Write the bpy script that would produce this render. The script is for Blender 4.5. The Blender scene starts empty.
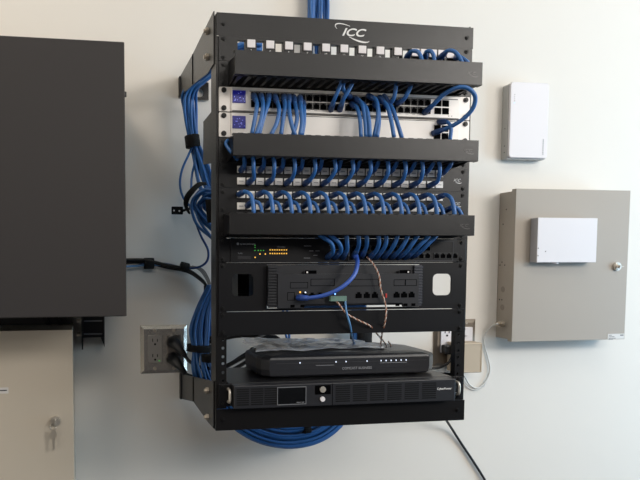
import bpy, bmesh, math, random
from mathutils import Vector, Matrix
random.seed(7)
C = bpy.context.scene.collection
# ------------------------------------------------------------------ camera
F, YAW, PITCH, ROLL = 648.0188, 0.1614, -0.0660, -0.0018
CX, CY, CZ, PX0, PY0 = -239.0186, -1148.0236, -400.2136, 194.8038, 305.565
Z0 = 1800.0                                   # height of the first rack unit's top edge, mm
def basis():
    f = Vector((math.sin(YAW)*math.cos(PITCH), math.cos(YAW)*math.cos(PITCH), math.sin(PITCH)))
    r = Vector((math.cos(YAW), -math.sin(YAW), 0)); u = r.cross(f)
    c, s = math.cos(ROLL), math.sin(ROLL)
    return c*r+s*u, -s*r+c*u, f
RV, UV, FV = basis()
cam = bpy.data.cameras.new('camera'); co = bpy.data.objects.new('camera', cam); C.objects.link(co)
m = Matrix((RV, UV, -FV)).transposed().to_4x4(); m.translation = Vector((CX, CY, CZ+Z0))/1000
co.matrix_world = m
cam.sensor_fit = 'HORIZONTAL'; cam.sensor_width = 36; cam.lens = F/640*36
cam.shift_x = (320-PX0)/640; cam.shift_y = (PY0-240)/640
cam.clip_start = 0.02
sc = bpy.context.scene; sc.camera = co
# ------------------------------------------------------------------ light
sc.view_settings.view_transform = 'Standard'; sc.view_settings.look = 'None'
sc.view_settings.gamma = 1; sc.view_settings.use_curve_mapping = False
sc.view_settings.exposure = 0.03
w = bpy.data.worlds.new('world'); sc.world = w; w.use_nodes = True
w.node_tree.nodes['Background'].inputs[0].default_value = (0.80, 0.86, 1.0, 1)
w.node_tree.nodes['Background'].inputs[1].default_value = 0.05
def area(name, loc, aim, sx, sy, power, col):
    l = bpy.data.lights.new(name, 'AREA'); l.shape = 'RECTANGLE'; l.size = sx; l.size_y = sy
    l.energy = power; l.color = col
    o = bpy.data.objects.new(name, l); C.objects.link(o); o.location = loc
    o.rotation_euler = (Vector(aim)-Vector(loc)).to_track_quat('-Z', 'Y').to_euler()
area('window_daylight', (2.8, -0.5, 1.35), (1.1, 0.44, 1.35), 0.9, 1.3, 34, (0.46, 0.74, 1.0))
area('window_front_right', (2.3, -2.2, 2.38), (0.1, 0.3, 1.5), 1.5, 0.7, 50, (1.0, 0.95, 0.89))
area('fill_front_left', (-2.3, -2.6, 1.3), (-0.4, 0.3, 1.0), 1.2, 1.3, 14, (1.0, 0.90, 0.78))  # added warm fill that lifts the lower left, not a real window
area('ceiling_panel_right', (0.9, -0.6, 2.76), (0.6, -0.3, 0), 0.6, 1.0, 6, (1.0, 0.92, 0.82))
area('ceiling_panel_left', (-0.9, -0.35, 2.76), (-0.7, 0.1, 0), 0.5, 0.9, 12, (1.0, 0.85, 0.68))
area('ceiling_panel_back', (0.3, -3.0, 2.76), (0.3, -2.7, 0), 1.8, 1.0, 44, (1.0, 0.94, 0.87))
# ------------------------------------------------------------------ helpers
def V(x, y, z): return Vector((x, y, z+Z0))/1000          # rack millimetres to metres
def at(px, py, Y):                                          # the point at depth Y (mm) that the photo shows at (px, py)
    d = FV + RV*((px-PX0)/F) - UV*((py-PY0)/F); t = (Y-CY)/d.y
    return Vector((CX+t*d.x, Y, CZ+t*d.z))
def atm(px, py, Y):
    q = at(px, py, Y); return V(q.x, q.y, q.z)
MATS = {}
def mat(name, col, rough=0.5, metal=0.0, emit=0, bump=0.0, bscale=400, vary=0.0, vscale=6, alpha=None, trans=0, spec=0.5):
    if name in MATS: return MATS[name]
    M = bpy.data.materials.new(name); M.use_nodes = True; nt = M.node_tree; b = nt.nodes['Principled BSDF']
    lin = [((c/255)/12.92 if c/255 <= .04045 else ((c/255+.055)/1.055)**2.4) for c in col]
    b.inputs['Base Color'].default_value = (*lin, 1); b.inputs['Roughness'].default_value = rough
    b.inputs['Metallic'].default_value = metal; b.inputs['Specular IOR Level'].default_value = spec
    if emit: b.inputs['Emission Color'].default_value = (*lin, 1); b.inputs['Emission Strength'].default_value = emit
    if alpha is not None: b.inputs['Alpha'].default_value = alpha
    if trans: b.inputs['Transmission Weight'].default_value = trans
    if vary or bump:
        tc = nt.nodes.new('ShaderNodeTexCoord')
    if vary:
        n = nt.nodes.new('ShaderNodeTexNoise'); n.inputs['Scale'].default_value = vscale; n.inputs['Detail'].default_value = 4
        mx = nt.nodes.new('ShaderNodeMix'); mx.data_type = 'RGBA'
        mx.inputs[6].default_value = (*[c*(1-vary) for c in lin], 1); mx.inputs[7].default_value = (*[min(1, c*(1+vary)) for c in lin], 1)
        nt.links.new(tc.outputs['Object'], n.inputs['Vector']); nt.links.new(n.outputs['Fac'], mx.inputs[0]); nt.links.new(mx.outputs[2], b.inputs['Base Color'])
    if bump:
        n2 = nt.nodes.new('ShaderNodeTexNoise'); n2.inputs['Scale'].default_value = bscale
        bp = nt.nodes.new('ShaderNodeBump'); bp.inputs['Strength'].default_value = bump; bp.inputs['Distance'].default_value = 0.001
        nt.links.new(tc.outputs['Object'], n2.inputs['Vector']); nt.links.new(n2.outputs['Fac'], bp.inputs['Height']); nt.links.new(bp.outputs['Normal'], b.inputs['Normal'])
    MATS[name] = M; return M
wall_m = mat('painted_wall', (227, 223, 216), .75, bump=.15, bscale=260, vary=.012, vscale=3)
ceil_m = mat('ceiling_paint', (225, 225, 220), .9, bump=.2, bscale=90)
floor_m = mat('dark_carpet', (40, 40, 46), .95, bump=.6, bscale=500, vary=.2, vscale=60)
powder = mat('black_powder_coat', (18, 17, 18), .32, bump=.12, bscale=1800, vary=.10, vscale=14, spec=.38)
powder2 = mat('black_panel_paint', (16, 16, 19), .34, bump=.10, bscale=1800, vary=.06, vscale=12, spec=.35)
cabblack = mat('black_cabinet_paint', (42, 39, 40), .55, bump=.15, bscale=1500)
plastic_k = mat('black_plastic', (20, 20, 23), .38)
plastic_g = mat('charcoal_plastic', (31, 32, 37), .40, bump=.08, bscale=1500)
void_k = mat('dark_opening', (3, 3, 4), .95, spec=.05)
velcro = mat('black_velcro', (10, 10, 12), .95, bump=.8, bscale=2500)
silver = mat('silver_aluminium', (226, 222, 218), .45, metal=.15, bump=.03, bscale=900)
steel = mat('bright_steel', (206, 200, 190), .3, metal=.6)
zinc = mat('zinc_bolt', (200, 190, 176), .35, metal=.6)
white_p = mat('white_plastic', (222, 219, 222), .45)
jack_w = mat('ivory_jack_plastic', (240, 238, 235), .5)
label_w = mat('white_label', (215, 213, 210), .6)
outlet_g = mat('grey_receptacle_plastic', (150, 146, 142), .45)
blue = mat('blue_cable_jacket', (44, 98, 162), .38, vary=.10, vscale=30)
blue_b = mat('bright_blue_cable', (54, 88, 172), .38)
blue_d = mat('blue_plug_boot', (32, 66, 118), .42)
blue_l = mat('light_blue_cable', (90, 140, 190), .4)
disp = mat('blue_display', (22, 24, 110), .25, emit=.35)
disp2 = mat('display_mark', (120, 130, 225), .3, emit=.5)
beige = mat('beige_enclosure_paint', (164, 155, 144), .55, bump=.1, bscale=900)
beige2 = mat('tan_enclosure_paint', (200, 190, 174), .5, bump=.1, bscale=900)
tan = mat('tan_transformer_plastic', (188, 172, 150), .5)
mark = mat('printed_grey', (150, 152, 158), .6)
markd = mat('printed_dark', (60, 60, 64), .6)
printw = mat('printed_white', (225, 225, 225), .5)
dimlogo = mat('embossed_logo', (74, 72, 72), .35)
green = mat('green_led', (90, 230, 90), .3, emit=.5)
amber = mat('amber_led', (250, 190, 80), .3, emit=.8)
ledw = mat('white_led', (220, 230, 250), .3, emit=.9)
ledb = mat('blue_led', (110, 160, 255), .3, emit=3)
redp = mat('red_button', (190, 50, 40), .4)
teal = mat('clear_modular_plug', (120, 150, 140), .2, alpha=.8)
bag = mat('clear_plastic_bag', (205, 212, 224), .22, alpha=.72)
cord_k = mat('black_cord', (14, 14, 16), .45)
cord_w = mat('white_cord', (215, 215, 212), .45)
cord_g = mat('grey_cord', (120, 118, 116), .5)
wire_o = mat('brown_wire', (168, 110, 84), .5)
wire_w = mat('pale_wire', (215, 200, 188), .5)

class MB:
    def __init__(s): s.bm = bmesh.new()
    def box(s, x0, x1, y0, y1, z0, z1, bev=0, seg=2):
        r = bmesh.ops.create_cube(s.bm, size=1)
        vs = r['verts']; c = V((x0+x1)/2, (y0+y1)/2, (z0+z1)/2)
        for v in vs: v.co = Vector((v.co.x*abs(x1-x0)/1000, v.co.y*abs(y1-y0)/1000, v.co.z*abs(z1-z0)/1000)) + c
        if bev:
            es = list({e for v in vs for e in v.link_edges})
            bmesh.ops.bevel(s.bm, geom=es, offset=bev/1000, segments=seg, profile=.5, affect='EDGES')
        return s
    def prism(s, pts, axis, a, b, holes=()):                # outline with holes, extruded from a to b along an axis
        def P(p, q):
            return V(*{'y': (p[0], q, p[1]), 'x': (q, p[0], p[1]), 'z': (p[0], p[1], q)}[axis])
        es = []; allv = []
        for loop in [pts, *holes]:
            vs = [s.bm.verts.new(P(p, a)) for p in loop]; allv += vs
            es += [s.bm.edges.new((vs[i], vs[(i+1) % len(vs)])) for i in range(len(vs))]
        if holes:
            g = bmesh.ops.triangle_fill(s.bm, use_beauty=True, edges=es)
            fs = [f for f in g['geom'] if isinstance(f, bmesh.types.BMFace)]
        else: fs = [s.bm.faces.new(allv)]
        e = bmesh.ops.extrude_face_region(s.bm, geom=fs)
        d = {'y': Vector((0, b-a, 0)), 'x': Vector((b-a, 0, 0)), 'z': Vector((0, 0, b-a))}[axis]/1000
        for g in e['geom']:
            if isinstance(g, bmesh.types.BMVert): g.co += d
        return s
    def cyl(s, c, r, h, axis='y', seg=20, r2=None):          # centre in mm, metre geometry
        M_ = {'y': Matrix.Rotation(math.pi/2, 4, 'X'), 'x': Matrix.Rotation(math.pi/2, 4, 'Y'), 'z': Matrix()}[axis]
        bmesh.ops.create_cone(s.bm, cap_ends=True, segments=seg, radius1=(r if r2 is None else r2)/1000 if False else r/1000,
                              radius2=(r if r2 is None else r2)/1000, depth=h/1000, matrix=Matrix.Translation(V(*c)) @ M_)
        return s
    def tube(s, pts, r, seg=8, sub=6, squash=1):             # pts in metres; r in mm or list
        path = []; n = len(pts); rs = []
        R = r if isinstance(r, (list, tuple)) else [r]*n
        if sub > 1 and n > 2:
            for i in range(n-1):
                p0 = pts[i-1] if i else pts[0]*2-pts[1]; p1 = pts[i]; p2 = pts[i+1]; p3 = pts[i+2] if i+2 < n else pts[-1]*2-pts[-2]
                for k in range(sub):
                    t = k/sub; path.append(.5*((2*p1)+(p2-p0)*t+(2*p0-5*p1+4*p2-p3)*t*t+(3*p1-p0-3*p2+p3)*t**3)); rs.append(R[i]*(1-t)+R[i+1]*t)
            path.append(pts[-1]); rs.append(R[-1])
        else: path = list(pts); rs = list(R)
        T = [(path[min(i+1, len(path)-1)]-path[max(i-1, 0)]).normalized() for i in range(len(path))]
        a = T[0].orthogonal().normalized(); rings = []
        for i, p in enumerate(path):
            a = (a-T[i]*a.dot(T[i])).normalized(); b = T[i].cross(a)
            rings.append([s.bm.verts.new(p+(a*math.cos(q)+b*math.sin(q)*squash)*rs[i]/1000) for q in [2*math.pi*k/seg for k in range(seg)]])
        for i in range(len(rings)-1):
            for k in range(seg): s.bm.faces.new((rings[i][k], rings[i][(k+1) % seg], rings[i+1][(k+1) % seg], rings[i+1][k]))
        s.bm.faces.new(rings[0][::-1]); s.bm.faces.new(rings[-1])
        return s
    def build(s, name, material, parent=None, smooth=False):
        bmesh.ops.recalc_face_normals(s.bm, faces=s.bm.faces[:])
        me = bpy.data.meshes.new(name); s.bm.to_mesh(me); s.bm.free(); me.materials.append(material)
        if smooth:
            for p in me.polygons: p.use_smooth = True
        return link(name, me, parent)
def wpos(o):
    p = Vector((0, 0, 0))
    while o: p += o.location; o = o.parent
    return p
def link(name, me, parent=None):
    o = bpy.data.objects.new(name, me); C.objects.link(o)
    if parent: me.transform(Matrix.Translation(-wpos(parent))); o.parent = parent
    else:
        xs = [v.co for v in me.vertices]
        c = Vector([sum(v[i] for v in xs)/len(xs) for i in range(3)]); c.z = min(v.z for v in xs)
        me.transform(Matrix.Translation(-c)); o.location = c
    return o
def tag(o, label, cat, group=None):
    o['label'] = label; o['category'] = cat
    if group: o['group'] = group
    return o
def thing(name, label, cat, loc, group=None):
    o = bpy.data.objects.new(name, None); C.objects.link(o); o.location = loc; o.empty_display_size = .05
    return tag(o, label, cat, group)
def struct(o): o['kind'] = 'structure'; return o
def copy_part(src, parent, off):                            # off in metres relative to the source's place
    c = src.copy(); C.objects.link(c); c.parent = parent; c.location = src.location + off; return c
def rrect(x0, x1, z0, z1, r, n=5):
    out = []
    for cx_, cz_, a0 in ((x1-r, z1-r, 0), (x0+r, z1-r, 90), (x0+r, z0+r, 180), (x1-r, z0+r, 270)):
        for k in range(n+1):
            a = math.radians(a0+90*k/n); out.append((cx_+r*math.cos(a), cz_+r*math.sin(a)))
    return out
def rect(x0, x1, z0, z1): return [(x0, z0), (x1, z0), (x1, z1), (x0, z1)]
def circ(cx_, cz_, r, n=12): return [(cx_+r*math.cos(2*math.pi*k/n), cz_+r*math.sin(2*math.pi*k/n)) for k in range(n)]
def text(s, size, x, y, z, m_, parent, name='printed_text', shear=0, bold=0, rot=None, align='LEFT', sx=1, label=None):
    cu = bpy.data.curves.new('t', 'FONT'); cu.body = s; cu.size = size/1000; cu.shear = shear; cu.offset = bold/1000
    cu.extrude = .0002; cu.align_x = align; cu.align_y = 'CENTER'
    o = bpy.data.objects.new('t', cu); C.objects.link(o); bpy.context.view_layer.update()
    me = bpy.data.meshes.new_from_object(o.evaluated_get(bpy.context.evaluated_depsgraph_get()))
    bpy.data.objects.remove(o); bpy.data.curves.remove(cu)
    R = Matrix.Rotation(math.pi/2, 4, 'X') @ Matrix.Diagonal((sx, 1, 1, 1))
    if rot: R = Matrix.Rotation(rot, 4, 'Y') @ R
    me.transform(Matrix.Translation(V(x, y, z)) @ R); me.materials.clear(); me.materials.append(m_)
    t = link(name, me, parent)
    if label: t['label'] = label
    return t
screw_m = mat('black_screw', (10, 10, 12), .42, spec=.4)
def screws(parent, pts, m_=None, r=3.9, y=-1.2, h=2.6):
    first = None
    for x, z in pts:
        if first is None:
            b = MB(); b.cyl((x, y-h/2+.6, z), r, h, 'y', 16, r2=r*.8 if False else None)
            b.cyl((x, y-h-.1, z), r*.55, 1.6, 'y', 12)
            b.box(x-r*.55, x+r*.55, y-h-1.5, y-h, z-.5, z+.5); b.box(x-.5, x+.5, y-h-1.5, y-h, z-r*.55, z+r*.55)
            first = b.build('screw', screw_m, parent); o = first; x0, z0 = x, z
        else: copy_part(first, parent, Vector((x-x0, 0, z-z0))/1000)
ORD = 'zeroth first second third fourth fifth sixth seventh eighth ninth tenth eleventh twelfth thirteenth fourteenth fifteenth sixteenth seventeenth eighteenth nineteenth twentieth twenty-first twenty-second twenty-third twenty-fourth'.split()
CARD = 'zero one two three four five six seven eight nine ten eleven twelve thirteen'.split()
U = 44.45
def uz(k): return -U*k
# ------------------------------------------------------------------ room shell
WY = 443
struct(MB().box(-2600, 3200, WY, WY+100, -1800, 1000).build('wall_back', wall_m))
struct(MB().box(-2600, 3200, -5200, WY+100, -1900, -1800).build('floor', floor_m))
struct(MB().box(-2600, 3200, -5200, WY+100, 1000, 1100).build('ceiling', ceil_m))
struct(MB().box(-2700, -2600, -5200, WY+100, -1800, 1000).build('wall_left', wall_m))
struct(MB().box(3200, 3300, -1700, WY+100, -1800, 1000).build('wall_right', wall_m))
# ------------------------------------------------------------------ the rack
rack = thing('wall_mount_rack', 'black open steel wall rack on brackets, holding all the network gear', 'rack', V(232, WY, -720))
b = MB(); b.box(-12.5, 477.5, -2.5, 0, -1, 38); b.box(-12.5, 477.5, 0, 38, 36, 38); top_bar = b.build('top_bar', powder, rack)
b = MB(); b.box(-14, 479, -2.5, 0, -707, -667.5); b.box(-14, 479, 0, 38, -707, -705); b.build('bottom_bar', powder, rack)
for side in (0, 1):
    xa = (-13.5, 6.5) if side == 0 else (458.5, 478.5)
    hx = 0 if side == 0 else 465.1
    hs = []
    for k in range(15):
        for o_ in (6.35, 22.2, 38.1): hs.append(circ(hx, uz(k)-o_, 2.9, 8))
    b = MB(); b.prism(rect(xa[0], xa[1], -667, -1.5), 'y', 1, 3, hs)
    if side == 0: b.box(-13.5, -11.5, 3, 46, -706, 37)
    else: b.box(476.5, 478.5, 3, 46, -706, 37)
    b.build('side_rail', powder, rack)
screws(rack, [(0, 19), (465.1, 19), (0, -687), (465.1, -687)], plastic_k, y=-2.5)
def bracket(sx, up):
    x0 = -13.7 if sx < 0 else 478.7; x1 = x0+2*sx
    if up:
        f = [(12, 45), (244, 43), (244, -21), (70, -46), (12, -46)]; r = [(246, 43), (430, 50), (430, 2), (246, -21)]
        top = 46; bot = 0; bz = (28, -19)
    else:
        f = [(12, -618), (244, -650), (244, -706), (70, -708), (12, -706)]; r = [(246, -650), (425, -676), (425, -737), (246, -706)]
        top = -676; bot = -737; bz = (-645, -697)
    b = MB(); b.prism(f, 'x', x0, x1); b.prism(r, 'x', x0-1.5*sx*0, x1)
    b.box(min(x0, x1), max(x0, x1), 243, 247, r[3][1], r[0][1])
    b.build('mounting_arm', powder, rack)
    b = MB(); b.box(min(x0, x1+4*sx), max(x0, x1+4*sx), 428, 442.8, bot-2, top+2, 1.5); b.build('wall_foot', plastic_k, rack)
    b = MB(); b.box(x1 if sx > 0 else x1-1.4, x1+1.4 if sx > 0 else x1, 243, 246, r[3][1]+1, r[0][1]-1); b.build('hinge_seam', void_k, rack)
    for z in bz:
        b = MB(); b.cyl((x1+2.5*sx, 64, z), 6.5, 5, 'x', 6); b.cyl((x1+6*sx, 64, z), 3.6, 5, 'x', 12); b.build('bolt', zinc, rack)
for sx in (-1, 1):
    for up in (True, False): bracket(sx, up)
b = MB(); b.prism([(48, -122), (135, -122), (138, -205), (48, -216)], 'x', -12.5, -10.5); b.build('side_plate', powder, rack)
q0, q1 = at(192, 82, 436), at(208.5, 100.5, 436); q2 = at(199, 93, 436)
b = MB(); b.prism(rrect(q0.x, q1.x, q1.z, q0.z, 2), 'y', 434, 437, [circ(q2.x, q2.z, 10.5, 20)]); b.build('wall_plate', powder, rack)
# logo on the top bar
text('ICC', 19, 239, -2.9, 16, printw, top_bar, 'logo', shear=.35, bold=.35, align='CENTER', sx=1.35)
def swoosh(b, cx_, cz_, rx, rz, a0, a1, w_, y, rot=0, n=18):
    P1, P2 = [], []
    for k in range(n+1):
        t = k/n; a = math.radians(a0+(a1-a0)*t); ww = w_*math.sin(math.pi*min(1, max(.06, t)))*.5+.25
        for L_, s_ in ((P1, 1), (P2, -1)):
            x = (rx+s_*ww)*math.cos(a); z = (rz+s_*ww)*math.sin(a)
            L_.append((cx_+x*math.cos(rot)-z*math.sin(rot), cz_+x*math.sin(rot)+z*math.cos(rot)))
    b.prism(P1+P2[::-1], 'y', y-.2, y)
b = MB(); swoosh(b, 233, 18, 29, 9, 95, 215, 1.6, -2.7, -.35); swoosh(b, 245, 14, 29, 10, 250, 350, 2.6, -2.7, -.35); b.build('logo_swoosh', printw, top_bar)
# ------------------------------------------------------------------ first patch panel (keystone)
pp = thing('patch_panel', 'topmost patch panel, black with white square covers and see-through openings', 'patch panel', V(232, 0, uz(1)+1))
PXN = [32+17.35*i for i in range(24)]
white_i = [i for i in range(24) if i % 2 == 1 or i >= 19]
b = MB(); b.prism(rect(-8.7, 473.8, -44, -.6), 'y', -2.2, 0.8, [rect(x-7, x+7, -20 if i in white_i and i < 19 else -25, -7) for i, x in enumerate(PXN)]); b.build('face_plate', powder, pp)
b = MB(); b.prism(rect(20, 445, -28.5, -4), 'y', .9, 8, [rect(x-7, x+7, -25, -7) for i, x in enumerate(PXN) if i not in white_i]); b.build('rear_frame', powder2, pp)
first = None
for i in white_i:
    x = PXN[i]
    if first is None:
        b = MB(); b.box(x-7.4, x+7.4, -5, -2.3, -20.3, -6.2, .8); b.box(x-6.6, x+6.6, -2.3, .8, -19.8, -7.3); first = b.build('blank_cover', white_p, pp); fx = x
    else: copy_part(first, pp, Vector((x-fx, 0, 0))/1000)
    if i < 19: text(str(i+1), 5.5, x, -2.6, -24.4, printw, pp, 'port_number', align='CENTER')
screws(pp, [(0, -6.35), (0, -38.1), (465.1, -6.35), (465.1, -38.1)], y=-2.2)
# ------------------------------------------------------------------ cable managers
mg = []
def manager(k, x0, x1, zt, zb, label, fac):
    t = thing('cable_manager', label, 'cable manager', V(232, 0, uz(k+1)+1), 'horizontal cable managers with long flat covers')
    zc = uz(k)
    MB().box(-8.7, 473.8, -2, .8, zc-U+.1, zc-.1).build('back_plate', powder, t)
    b = MB(); b.box(x0, x1, -67, -64.5, zb, zt, .6); b.box(x0, x1, -64.5, -57, zt-1.6, zt); b.box(x0, x1, -64.5, -57, zb, zb+1.6)
    b.box(x1-1.6, x1, -64.5, -52, zb, zt); cov_ = b.build('cover', fac, t)
    for s_, z in (('top', zc-4), ('bot', zc-U+4)):
        f = None
        for i in range(26):
            x = 16+i*17.2
            if x+4 > x1-6: break
            if f is None:
                b = MB(); b.prism([(x-2.6, -2), (x+3.2, -2), (x+3.2, -30), (x+6, -60), (x-3.4, -60), (x-2.6, -30)], 'z', z-1.4, z+1.4)
                f = b.build('finger', plastic_k, t); f0 = x
            else: copy_part(f, t, Vector((x-f0, 0, 0))/1000)
    for xs in (x0+3, x1-5):
        b = MB(); b.prism([(-2, zc-2), (-20, zc-4), (-56, zc-8), (-56, zc-U+8), (-20, zc-U+3), (-2, zc-U+2)], 'x', xs, xs+2); b.build('end_plate', powder2, t)
    screws(t, [(0, zc-6.35), (0, zc-38.1), (465.1, zc-38.1)], y=-2)
    text('ICC', 7, x1-22, -67.2, (zt+zb)/2, dimlogo, cov_, 'embossed_logo', shear=.35, align='CENTER', sx=1.4)
    bb = MB(); swoosh(bb, x1-20, (zt+zb)/2, 12, 4.5, 250, 350, 1.0, -67.05, -.35); bb.build('embossed_swoosh', dimlogo, cov_)
    return t
manager(1, 5.5, 457, -45.5, -85.5, 'topmost of three long black cable manager covers, above the silver switches', powder)
manager(4, 3, 453.5, -182.3, -219.5, 'middle of three long black cable manager covers, just below the silver switches', powder)
manager(7, -3.2, 449.5, -315.8, -352.4, 'lowest of three long black cable manager covers, above the amber-lit black switch', powder)
# ------------------------------------------------------------------ silver switches
def make_port(w_, h_, x, z, y, parent, outer=plastic_k, name='port'):
    b = MB(); b.prism(rect(x-w_/2, x+w_/2, z-h_/2, z+h_/2), 'y', y-1.2, y, [[(x-w_/2+1, z-h_/2+1), (x+w_/2-1, z-h_/2+1), (x+w_/2-1, z+h_/2-3.2), (x+2.4, z+h_/2-3.2), (x+2.4, z+h_/2-1.2), (x-2.4, z+h_/2-1.2), (x-2.4, z+h_/2-3.2), (x-w_/2+1, z+h_/2-3.2)]])
    o = b.build(name, outer, parent)
    i = MB().box(x-w_/2+.6, x+w_/2-.6, y-.35, y-.05, z-h_/2+.6, z+h_/2-.6).build('port_cavity', void_k, o)
    return o
def copy_tree(o, parent, off):
    c = o.copy(); C.objects.link(c); c.parent = parent; c.location = o.location+off
    for ch in o.children:
        d = ch.copy(); C.objects.link(d); d.parent = c
    return c
def silver_switch(k, label, full):
    zc = uz(k); t = thing('network_switch', label, 'network switch', V(232, 0, zc-U+1), 'silver rack switches with small blue displays')
    MB().box(13, 452, -6, 140, zc-U+1.2, zc-1.2, 1.2).build('chassis', silver, t)
    for x0, x1 in ((-8.5, 12.6), (452.6, 473.6)):
        xs = 0 if x0 < 0 else 465.1
        MB().prism(rrect(x0, x1, zc-U+1, zc-1, 2), 'y', -3, .9).build('mounting_ear', silver, t)
        screws(t, [(xs, zc-6.6), (xs, zc-37.8)], y=-3, r=4.6)
    MB().box(15, 449, -6.9, -6.1, zc-U+1.3, zc-U+2.6).build('bottom_seam', markd, t)
    d = MB().box(15, 39, -7.4, -6.1, zc-29, zc-7, .5).build('status_display', disp, t)
    b = MB()
    for q in range(13):
        x = 16.5+random.random()*20; z = zc-27+random.random()*17; b.box(x, x+1.6, -7.7, -7.4, z, z+1.1)
    b.build('display_mark', disp2, d)
    if full:
        b = MB(); b.box(46, 447, -6.6, -6.05, zc-8, zc-6.8); b.build('seam_line', markd, t)
        p0 = None
        for g in range(4):
            for c in range(6):
                for r_ in range(2):
                    x = 55+g*88+c*13.4; z = zc-15.2-r_*14.2
                    if p0 is None: p0 = make_port(12.4, 12.6, x, z, -6.1, t); px_, pz_ = x, z
                    else: copy_tree(p0, t, Vector((x-px_, 0, z-pz_))/1000)
        q0 = None
        for c in range(2):
            for r_ in range(2):
                x = 407+c*15.5; z = zc-15.2-r_*14.2
                if q0 is None: q0 = MB().box(x-6.6, x+6.6, -7.2, -6.1, z-5.8, z+5.8, .4).build('uplink_port', void_k, t); qx, qz = x, z
                else: copy_part(q0, t, Vector((x-qx, 0, z-qz))/1000)
        b = MB(); [b.box(x, x+2.4, -6.5, -6.1, zc-38.6, zc-37.6) for x in (428, 434)]; b.build('status_light', markd, t)
        b = MB()
        for g in range(4):
            for c in range(6): b.box(52+g*88+c*13.4, 57+g*88+c*13.4, -6.4, -6.1, zc-37.5, zc-36.8)
        b.build('port_numbers', mark, t)
    else:
        b = MB(); b.box(46, 447, -6.6, -6.05, zc-4, zc-3); b.build('seam_line', markd, t)
        q0 = None
        for c in range(2):
            for r_ in range(2):
                x = 407+c*15.5; z = zc-17-r_*14.2
                if q0 is None: q0 = MB().box(x-6.6, x+6.6, -7.2, -6.1, z-5.8, z+5.8, .4).build('uplink_port', void_k, t); qx, qz = x, z
                else: copy_part(q0, t, Vector((x-qx, 0, z-qz))/1000)
    return t
silver_switch(2, 'upper silver switch with two rows of black ports', True)
silver_switch(3, 'lower silver switch with blank bright face, partly behind the middle cover', False)
# ------------------------------------------------------------------ dense patch panels
def dense(k, label):
    zc = uz(k); t = thing('patch_panel', label, 'patch panel', V(232, 0, zc-U+1), 'black patch panels with two rows of white-labelled jacks')
    MB().box(-8.7, 473.8, -2.4, .8, zc-U+.1, zc-.1, .2).build('face_plate', powder2, t)
    j0 = None
    for r_ in range(2):
        for c in range(23):
            x = 32+c*17.4; z = zc-11.5-r_*20.5
            if j0 is None:
                j0 = MB().box(x-7.4, x+7.4, -4.6, -2.4, z-6.2, z+6.2, .5).build('jack', jack_w, t); jx, jz = x, z
                MB().box(x-4, x+4, -4.9, -4.55, z-1, z+.3).build('jack_mark', mark, j0)
            else: copy_tree(j0, t, Vector((x-jx, 0, z-jz))/1000)
    text('ICC', 7, 451, -2.8, zc-23, printw, t, 'logo', shear=.35, bold=.02, align='CENTER', sx=1.2)
    b = MB(); swoosh(b, 452, zc-23, 10, 4.5, 260, 350, .8, -2.6, -.35); b.build('logo_swoosh', printw, t)
    screws(t, [(0, zc-6.35), (0, zc-38.1), (465.1, zc-6.35), (465.1, zc-38.1)], y=-2.4)
dense(5, 'upper white-labelled black patch panel, its cables hanging down from above')
dense(6, 'lower white-labelled black patch panel, its cables arching down behind the lowest cover')
# ------------------------------------------------------------------ black switch with lights
zc = uz(8); t = thing('network_switch', 'black switch with green and amber status lights at its left', 'network switch', V(232, 0, zc-U+1))
MB().box(13, 452, -4, 170, zc-U+.15, zc-.3, .1).build('chassis', powder2, t)
for x0, x1 in ((-8.5, 12.8), (452.2, 473.6)): MB().box(x0, x1, -2.4, .9, zc-U+1, zc-1, .4).build('mounting_ear', powder2, t)
text('tp-link JetStream', 4.2, 30, -4.2, zc-11, mark, t)
b = MB(); b.cyl((26, -4.2, zc-10.7), 2.2, .4); b.build('logo', mark, t)
text('TL-SG', 3.2, 26, -4.2, zc-28, mark, t)
b = MB(); [b.box(26, 50, -4.3, -4.05, z-.35, z+.35) for z in (zc-33.5, zc-35.5, zc-37.5)]; b.build('printed_lines', markd, t)
g0 = None
for i, (x, z) in enumerate([(57, 13), (57, 16.5), (57, 22), (63, 22), (68, 22), (73, 22)]):
    if g0 is None: g0 = MB().box(x, x+1.3, -4.8, -4.1, zc-z-1.3, zc-z).build('green_light', green, t)
    else: copy_part(g0, t, Vector((x-57, 0, -(z-13)))/1000)
g0 = None
for x, z in [(85+i*4.4, q) for i in range(8) for q in (20.5, 27)]+[(66, 28), (76, 28), (57, 34)]:
    if g0 is None: g0 = MB().box(x, x+2.0, -4.8, -4.1, zc-z-2.2, zc-z).build('amber_light', amber, t)
    else: copy_part(g0, t, Vector((x-85, 0, -(z-20.5)))/1000)
b = MB(); [b.box(x, x+w_, -4.3, -4.05, zc-z-.7, zc-z) for x, z, w_ in ((99, 16, 16), (150, 14, 14), (160, 23, 8), (172, 23, 8), (168, 31, 8), (198, 13, 12), (214, 11, 10), (200, 20, 22), (204, 26, 16), (206, 33, 8), (150, 36, 12))]; b.build('printed_lines', mark, t)
b = MB(); b.box(236, 238, -5, -4, zc-33, zc-12); b.build('port_bezel', mark, t)
p0 = None
for c in range(16):
    for r_ in range(2):
        x = 247+c*12.6+(4 if c > 3 else 0)+(4 if c > 7 else 0)+(6 if c > 11 else 0); z = zc-18-r_*14
        if c >= 12 and r_ == 0: continue
        if p0 is None: p0 = make_port(11.8, 11.6, x, z, -4.1, t); px_, pz_ = x, z
        else: copy_tree(p0, t, Vector((x-px_, 0, z-pz_))/1000)
b = MB(); b.prism(rect(236, 446, zc-42, zc-4), 'y', -4.7, -4.1, [rect(237, 445, zc-41, zc-5)]); b.build('port_frame', markd, t)
screws(t, [(0, zc-6.35), (0, zc-38.1), (465.1, zc-6.35), (465.1, zc-38.1)], y=-2.4)
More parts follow.
